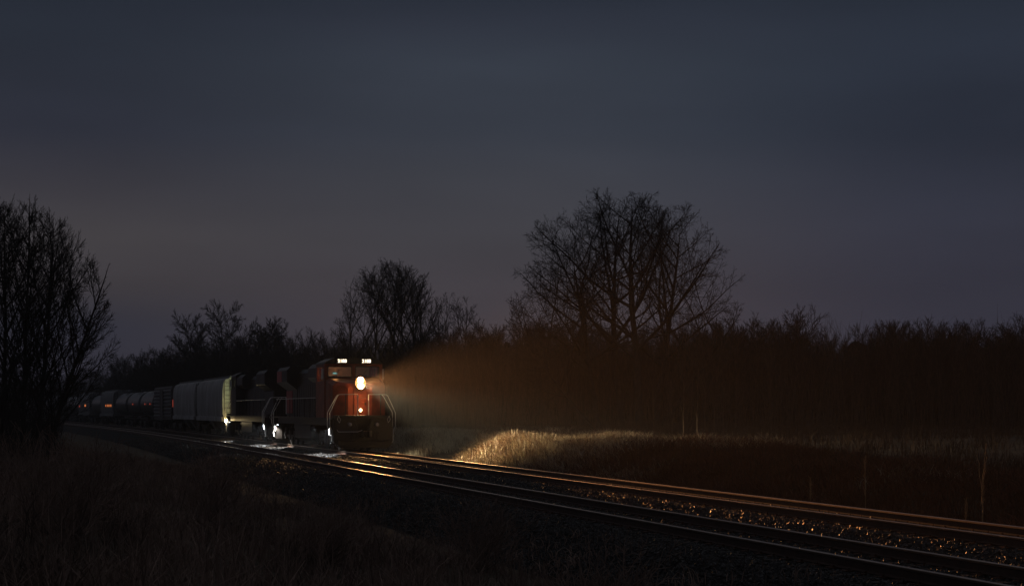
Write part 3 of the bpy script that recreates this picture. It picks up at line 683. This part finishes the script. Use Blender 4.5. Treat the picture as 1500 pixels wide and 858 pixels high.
    for s in (-1, 1): B().box(s*.8-.25, s*.8+.25, Y(4.0), Y(4.4), 2.7, 3.1).box(s*.8-.24, s*.8+.24, Y(4.4), Y(4.5), 3.1, 3.98).build('seat', M['seat'], cab, bevel=.04)
    # number boards
    for s in (-1, 1):
        nb = B().box(s*.64-.31, s*.64+.31, Y(2.50), Y(2.72), 4.49, 4.775).build('number_board', M['black'], root)
        B().box(s*.64-.275, s*.64+.275, Y(2.488), Y(2.499), 4.525, 4.745).build('board_glass', M['numeral'], nb)
        cu = bpy.data.curves.new('numerals', 'FONT'); cu.body = '2180'; cu.size = .235; cu.align_x = 'CENTER'; cu.align_y = 'CENTER'; cu.extrude = .002; cu.offset = .004
        to = bpy.data.objects.new('tmp', cu); COL.objects.link(to); me = bpy.data.meshes.new_from_object(to); bpy.data.objects.remove(to)
        me.materials.clear(); me.materials.append(M['board' if lead else 'unlit']); to = bpy.data.objects.new('numerals', me); COL.objects.link(to)
        to.parent = nb; to.location = (s*.64, Y(2.483), 4.635); to.rotation_euler = (math.radians(90), 0, 0)
    # long hood
    hd = B().prism([(-.86, 1.702), (-.86, 4.22), (-.62, 4.46), (.62, 4.46), (.86, 4.22), (.86, 1.702)], Y(5.46), Y(16.2)).build('long_hood', M['black'], root)
    for s in (-1, 1):
        dm = B()
        for k in range(13):
            y0 = 5.75 + k*.80; dm.box(*sorted((s*.861, s*.885)), Y(y0), Y(y0+.70), 1.95, 3.55)
            dm.box(*sorted((s*.886, s*.90)), Y(y0+.08), Y(y0+.11), 2.6, 2.8)
        dm.build('hood_door', M['black'], hd)
    B().prism([(-1.2, 3.62), (-1.46, 3.85), (-1.46, 4.35), (-1.2, 4.60), (1.2, 4.60), (1.46, 4.35), (1.46, 3.85), (1.2, 3.62)], Y(5.48), Y(8.6)).build('equipment_box', M['black'], root)
    rd = B().prism([(-.9, 1.702), (-.9, 3.30), (-1.50, 3.75), (-1.50, 4.45), (-1.3, 4.66), (1.3, 4.66), (1.50, 4.45), (1.50, 3.75), (.9, 3.30), (.9, 1.702)], Y(16.21), Y(20.4)).build('radiator', M['black'], root)
    for s in (-1, 1):
        gr = B()
        for k in range(9): gr.box(*sorted((s*1.501, s*1.52)), Y(16.4), Y(18.2), 3.82+k*.07, 3.85+k*.07)
        gr.build('grille', M['truck'], rd)
    for s in (-1, 1):
        B().box(*sorted((s*.901, s*.93)), Y(18.0), Y(20.3), 1.9, 3.25).build('red_side_panel', M['redd' if lead else 'black'], rd); B().box(*sorted((s*1.501, s*1.515)), Y(18.35), Y(20.3), 3.78, 4.42).build('red_side_panel', M['redd' if lead else 'black'], rd)
    rp = B()
    rp.prism([(-.88, 1.72), (.88, 1.72), (.88, 3.3), (1.45, 3.76), (1.45, 4.43), (-1.45, 4.43), (-1.45, 3.76), (-.88, 3.3)], Y(20.401), Y(20.43)); rp.build('red_end_panel', M['redd' if lead else 'black'], rd)
    for y in (17.2, 19.2): B().cyl((0, Y(y), 4.661), (0, Y(y), 4.74), .75, n=24).build('roof_fan', M['truck'], root, True)
    B().box(-.3, .3, Y(11.4), Y(12.3), 4.461, 4.72).build('exhaust_stack', M['truck'], root)
    hn = B()
    for dx in (-.12, 0, .12): hn.cyl((dx, Y(9.6), 4.68), (dx, Y(9.15), 4.68), .02, .075, 10)
    hn.box(-.16, .16, Y(9.6), Y(9.66), 4.5, 4.7); hn.build('air_horn', M['truck'], root)
    # walkway handrails
    for s in (-1, 1):
        hr = B().tube([(s*1.52, Y(5.7), 2.75), (s*1.52, Y(20.6), 2.75)], .019); 
        hr.build('side_rail', M['white'], root)
        for k in range(9): B().cyl((s*1.52, Y(5.75+k*1.84), 1.70), (s*1.52, Y(5.75+k*1.84), 2.75), .017, n=6).build('stanchion', M['truck'], root)
    # tank, bogies, air reservoirs
    B().prism([(-1.1, .34), (-1.42, .55), (-1.42, 1.26), (1.42, 1.26), (1.42, .55), (1.1, .34)], Y(8.0), Y(13.6)).build('fuel_tank', M['black'], root, bevel=.03)
    for s in (-1, 1): B().cyl((s*1.22, Y(6.9), 1.1), (s*1.22, Y(7.9), 1.1), .17, n=14).build('air_reservoir', M['truck'], root, True)
    for yc in (4.35, 17.15): bogie(root, Y(yc), (-1.85, 0, 1.85), .53, 2.45, 1.06)
    for s in (-1, 1):
        for yc in (4.35, 17.15):
            for a in (-1.0, 1.0): B().cyl((s*1.22, Y(yc+a), .62), (s*1.22, Y(yc+a), 1.05), .13, n=10).build('coil_spring', M['truck'], root, True)
    # step lamps: small bulkhead lamps over the near-side stairs
    corners = ((-1, 1.05), (-1, 20.45), (1, 1.05)) if lead else ((1, 1.05), (1, 20.45))
    for sx, yv in corners:
        slb = B().box(*sorted((sx*1.42, sx*1.50)), Y(yv-.06), Y(yv+.06), 1.19, 1.29).build('step_lamp', M['black'], root)
        B().box(*sorted((sx*1.425, sx*1.49)), Y(yv-.04), Y(yv+.04), 1.165, 1.189).build('lens', M['step'], slb)
    return root, Y

loco1, Y1_ = locomotive('leading red nosed diesel locomotive with blazing headlight and lit number boards', True)
loco1.location = (16.9, 99.4, 0)
loco2, Y2_ = locomotive('second dark diesel locomotive coupled backwards behind the leading one, its cab window faintly lit', False)
loco2.location = (16.9 + float(tx(123.9)), 123.9, 0); loco2.rotation_euler = (0, 0, math.radians(180) + .0045)

# lights the engines carry
fy = Y1_(0)
WARM = (1, .60, .25)
lamp('headlight_beam', 'SPOT', (0, fy+.60, 3.47), 165000, (1, .40, .13), loco1, .11, 12, 1.0, (math.radians(89.6), 0, math.radians(180)))
lamp('headlight_spill', 'SPOT', (0, fy+.58, 3.47), 1900, (1, .50, .19), loco1, .10, 90, 1.0, (math.radians(70), 0, math.radians(180)))
lamp('headlight_side_beam', 'SPOT', (.05, fy+.60, 3.44), 52000, (1, .74, .42), loco1, .10, 36, .9, (math.radians(73), 0, math.radians(180+29)))
lamp('headlight_glare', 'POINT', (0, fy+.52, 3.47), 20, (1, .42, .12), loco1, .08)
lamp('nose_lamp_light', 'POINT', (0, fy+.55, 2.12), 4, (1, .55, .24), loco1, .03)
lamp('cab_light', 'POINT', (-.75, fy+4.0, 4.25), 30, (1, .42, .14), loco1, .05)
STEP = (.88, .95, 1)
for gy in (3.6, 18.0): lamp('ground_light', 'SPOT', (-1.85, fy+gy, 1.15), 650, STEP, loco1, .03, 104, .4, (0, math.radians(26), 0))
for gy in (3.6, 18.0): lamp('ground_light', 'SPOT', (1.85, fy+gy, 1.15), 650, STEP, loco2, .03, 104, .4, (0, math.radians(-26), 0))
lamp('step_light', 'SPOT', (-1.66, fy+.95, 1.14), 850, STEP, loco1, .03, 150, .6, (0, math.radians(8), 0))
lamp('step_light', 'SPOT', (1.66, fy+2.4, 1.14), 800, (1, .86, .6), loco1, .03, 150, .6, (0, math.radians(-30), 0))
lamp('step_light', 'SPOT', (-1.66, fy+20.5, 1.14), 800, (1, .95, .85), loco1, .03, 150, .6, (0, math.radians(8), 0))
lamp('step_light', 'SPOT', (1.66, fy+20.6, 1.14), 800, STEP, loco2, .03, 150, .6, (0, math.radians(-8), 0))
lamp('cab_light', 'POINT', (.8, fy+4.0, 4.25), 5, (.85, .8, .3), loco2, .05)
# bright lamp at the trailing corner of the second engine
wl = MB().box(1.50, 1.58, fy+.30, fy+.44, 1.27, 1.41).build('corner_lamp', M['black'], loco2)
MB().dome((1.581, fy+.37, 1.34), .075, (1, 0, 0), .05).build('lens', M['sodium'], wl, True)
lamp('corner_light', 'POINT', (1.72, fy+.20, 1.20), 60, (1, .78, .42), loco2, .04)
lamp('rear_light', 'SPOT', (0, fy+.62, 3.47), 85, (.95, 1, .62), loco2, .1, 110, .6, (math.radians(90), 0, math.radians(180)))

# ------------------------------------------------------------------ freight cars
def base_car(root, half, z=1.0):
    for yc in (-half+1.9, half-1.9): bogie(root, yc, (-.88, .88), .46, 1.35)
    coupler(root, -half, -1.1); coupler(root, half, 1.1)
def hopper_car(label, body, endm):
    root = empty('hopper_car'); tag(root, label, 'freight car', 'freight cars of the train'); H = 8.65
    sec = [(-1.42, 1.30), (-1.53, 1.75), (-1.57, 2.6), (-1.57, 3.5), (-1.50, 4.1), (-1.30, 4.42), (-.9, 4.58), (.9, 4.58), (1.30, 4.42), (1.50, 4.1), (1.57, 3.5), (1.57, 2.6), (1.53, 1.75), (1.42, 1.30)]
    b = MB().prism(sec, -H, H).build('body', M[body], root, True)
    for y in (-H, H):
        s = -1 if y < 0 else 1
        MB().prism(sec, *sorted((y+s*.002, y+s*.05))).build('end_wall', M[endm], root, True)
        e = MB()
        for k in range(6): e.box(-1.3, 1.3, *sorted((y+s*.051, y+s*.075)), 1.75+k*.47, 1.775+k*.47)
        e.build('end_rib', M['truck'], root)
        ld = MB()
        for xx in (-1.42, -.98): ld.box(xx-.02, xx+.02, *sorted((y+s*.16, y+s*.20)), 1.1, 4.4)
        for k in range(10): ld.box(-1.42, -.98, *sorted((y+s*.165, y+s*.195)), 1.25+k*.33, 1.275+k*.33)
        ld.build('ladder', M['truck'], root)
        MB().box(-1.45, 1.45, *sorted((y+s*.05, y+s*1.0)), 1.05, 1.18).build('end_platform', M['truck'], root)
    for s in (-1, 1): MB().box(*sorted((s*1.43, s*1.62)), -H+.05, H-.05, 1.20, 1.55).build('side_sill', M[body], root, bevel=.02)
    for yc in (-4.4, 0, 4.4): MB().loft([[(-1.0, yc-1.5, 1.29), (1.0, yc-1.5, 1.29), (1.0, yc+1.5, 1.29), (-1.0, yc+1.5, 1.29)], [(-.45, yc-.35, .42), (.45, yc-.35, .42), (.45, yc+.35, .42), (-.45, yc+.35, .42)]]).build('discharge_chute', M[body], root)
    MB().box(-.38, .38, -H, H, 4.60, 4.66).box(-.95, -.55, -H+.1, H-.1, 4.585, 4.71).box(.55, .95, -H+.1, H-.1, 4.585, 4.71).build('roof_walk', M['hopgrey'], root)
    base_car(root, 9.1); return root
def box_car(label):
    root = empty('box_car'); tag(root, label, 'freight car', 'freight cars of the train'); H = 8.3
    MB().prism([(-1.48, 1.1), (-1.48, 4.25), (-1.38, 4.40), (0, 4.55), (1.38, 4.40), (1.48, 4.25), (1.48, 1.1)], -H, H).build('body', M['darkcar'], root)
    for s in (-1, 1):
        rb_ = MB()
        for k in range(8): rb_.prism([(s*1.481, 1.35+k*.36), (s*1.56, 1.40+k*.36), (s*1.56, 1.50+k*.36), (s*1.481, 1.55+k*.36)], -H+.1, H-.1)
        rb_.build('side_rib', M['tank'], root)
    for s in (-1, 1): MB().box(*sorted((s*1.57, s*1.62)), -1.5, 1.5, 1.3, 4.1).build('sliding_door', M['darkcar'], root)
    base_car(root, 8.7); return root
def tank_car(label, m='tank'):
    root = empty('tank_car'); tag(root, label, 'freight car', 'freight cars of the train'); H = 6.1; r = 1.45; zc = 2.75
    rings = []
    for y, k in ((-H-.45, .25), (-H-.32, .62), (-H-.12, .88), (-H, 1), (0, 1), (H, 1), (H+.12, .88), (H+.32, .62), (H+.45, .25)):
        rings.append([(math.cos(2*math.pi*i/28)*r*k, y, zc + math.sin(2*math.pi*i/28)*r*k) for i in range(28)])
    MB().loft(rings).build('tank', M[m], root, True)
    MB().cyl((0, 0, 4.15), (0, 0, 4.50), .45, n=16).build('manway', M[m], root, True)
    pl = MB().box(-1.0, 1.0, -1.2, 1.2, 4.26, 4.30)
    for xx in (-1.0, 1.0): pl.tube([(xx, -1.2, 4.28), (xx, -1.2, 5.0), (xx, 1.2, 5.0), (xx, 1.2, 4.28)], .02)
    pl.build('top_platform', M['truck'], root)
    MB().box(-.35, .35, -H-.7, H+.7, .95, 1.32).box(-1.4, 1.4, -H-.6, -H+.4, 1.15, 1.28).box(-1.4, 1.4, H-.4, H+.6, 1.15, 1.28).box(-.5, .5, -H+.5, H-.5, 1.25, 1.45).build('underframe', M['truck'], root)
    MB().tube([(-1.52, -H, 1.9), (-1.52, H, 1.9)], .02).build('side_rail', M['truck'], root)
    base_car(root, 6.8); return root
def place(o, y):
    o.location = (16.9 + float(tx(y)), y, 0); o.rotation_euler = (0, 0, math.atan((y-100)/3000.0) if y > 100 else 0)
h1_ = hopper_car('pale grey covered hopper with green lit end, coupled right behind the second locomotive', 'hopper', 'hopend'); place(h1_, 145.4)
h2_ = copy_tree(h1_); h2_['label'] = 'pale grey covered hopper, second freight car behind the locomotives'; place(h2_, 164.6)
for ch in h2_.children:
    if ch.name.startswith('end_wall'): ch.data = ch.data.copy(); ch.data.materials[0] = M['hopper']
b1 = box_car('dark boxcar with horizontal side ribs behind the two pale hoppers'); place(b1, 183.6)
tk = tank_car('dark tank car coupled right behind the ribbed boxcar'); place(tk, 200.6)
YS = [200.6, 215.3]; seq = []
labs = ['second dark tank car behind the ribbed boxcar', 'black tank car in front of the light grey hopper']
t2_ = copy_tree(tk); t2_['label'] = labs[0]; place(t2_, 215.4)
t3_ = copy_tree(tk); t3_['label'] = labs[1]; place(t3_, 230.2)
h3 = hopper_car('dull grey covered hopper far down the train with amber side glints made as glowing patches', 'hopgrey', 'hopgrey'); place(h3, 247.4)
yy = 264.3
for i in range(9):
    c = copy_tree(t2_ if i % 3 != 1 else h3); L2 = 7.35 if i % 3 != 1 else 9.65
    c['label'] = ['far tank car just behind the dull grey hopper', 'far covered hopper with the two small amber spots', 'tank car in the dark tail of the train before the curve ends'][min(i, 2)] if i < 3 else 'barely visible freight car in the far dark tail of the train'
    if i >= 3: c['group'] = 'far dark freight cars at the tail of the train'
    place(c, yy); yy += L2 + (7.35 if (i+1) % 3 != 1 else 9.65)
# glowing patches added to stand in for red and amber glints on the cars
def glint(car, y, z, m, w=.25, h=.14, x=-1.60):
    MB().box(x-.03, x+.01, y-w/2, y+w/2, z-h/2, z+h/2).build('glint_patch', M[m], car)
glint(h2_, 8.5, 2.70, 'redglint', .25, .7, -1.60)
glint(tk, -4.6, 2.70, 'redglint', .5, .16, -1.50); glint(tk, .6, 2.70, 'redglint', .5, .16, -1.50); glint(t2_, -.5, 2.72, 'redglint', .6, .16, -1.50)
for yv in (-6.4, -5.0, -3.2, -1.6, .6): glint(h3, yv, 2.62, 'amber', .55, .30)
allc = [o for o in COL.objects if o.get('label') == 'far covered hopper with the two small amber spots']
for c in allc: glint(c, -3, 2.7, 'amber', 1.6, .34); glint(c, 6, 2.6, 'redglint', 1.6, .25)

# ------------------------------------------------------------------ damp air in the beams
hz = MB().box(-519, 619, -159, 759, -3.2, 40).build('haze', M['glass']); tag(hz, 'thin damp haze in the night air', 'haze', kind='stuff')
m = bpy.data.materials.new('haze_volume'); m.use_nodes = True; t = m.node_tree; t.nodes.clear()
oo = t.nodes.new('ShaderNodeOutputMaterial'); pv = t.nodes.new('ShaderNodeVolumePrincipled'); pv.inputs['Density'].default_value = .00042
pv.inputs['Color'].default_value = (.85, .87, .9, 1); pv.inputs['Anisotropy'].default_value = .35
t.links.new(pv.outputs[0], oo.inputs['Volume']); hz.data.materials.clear(); hz.data.materials.append(m)
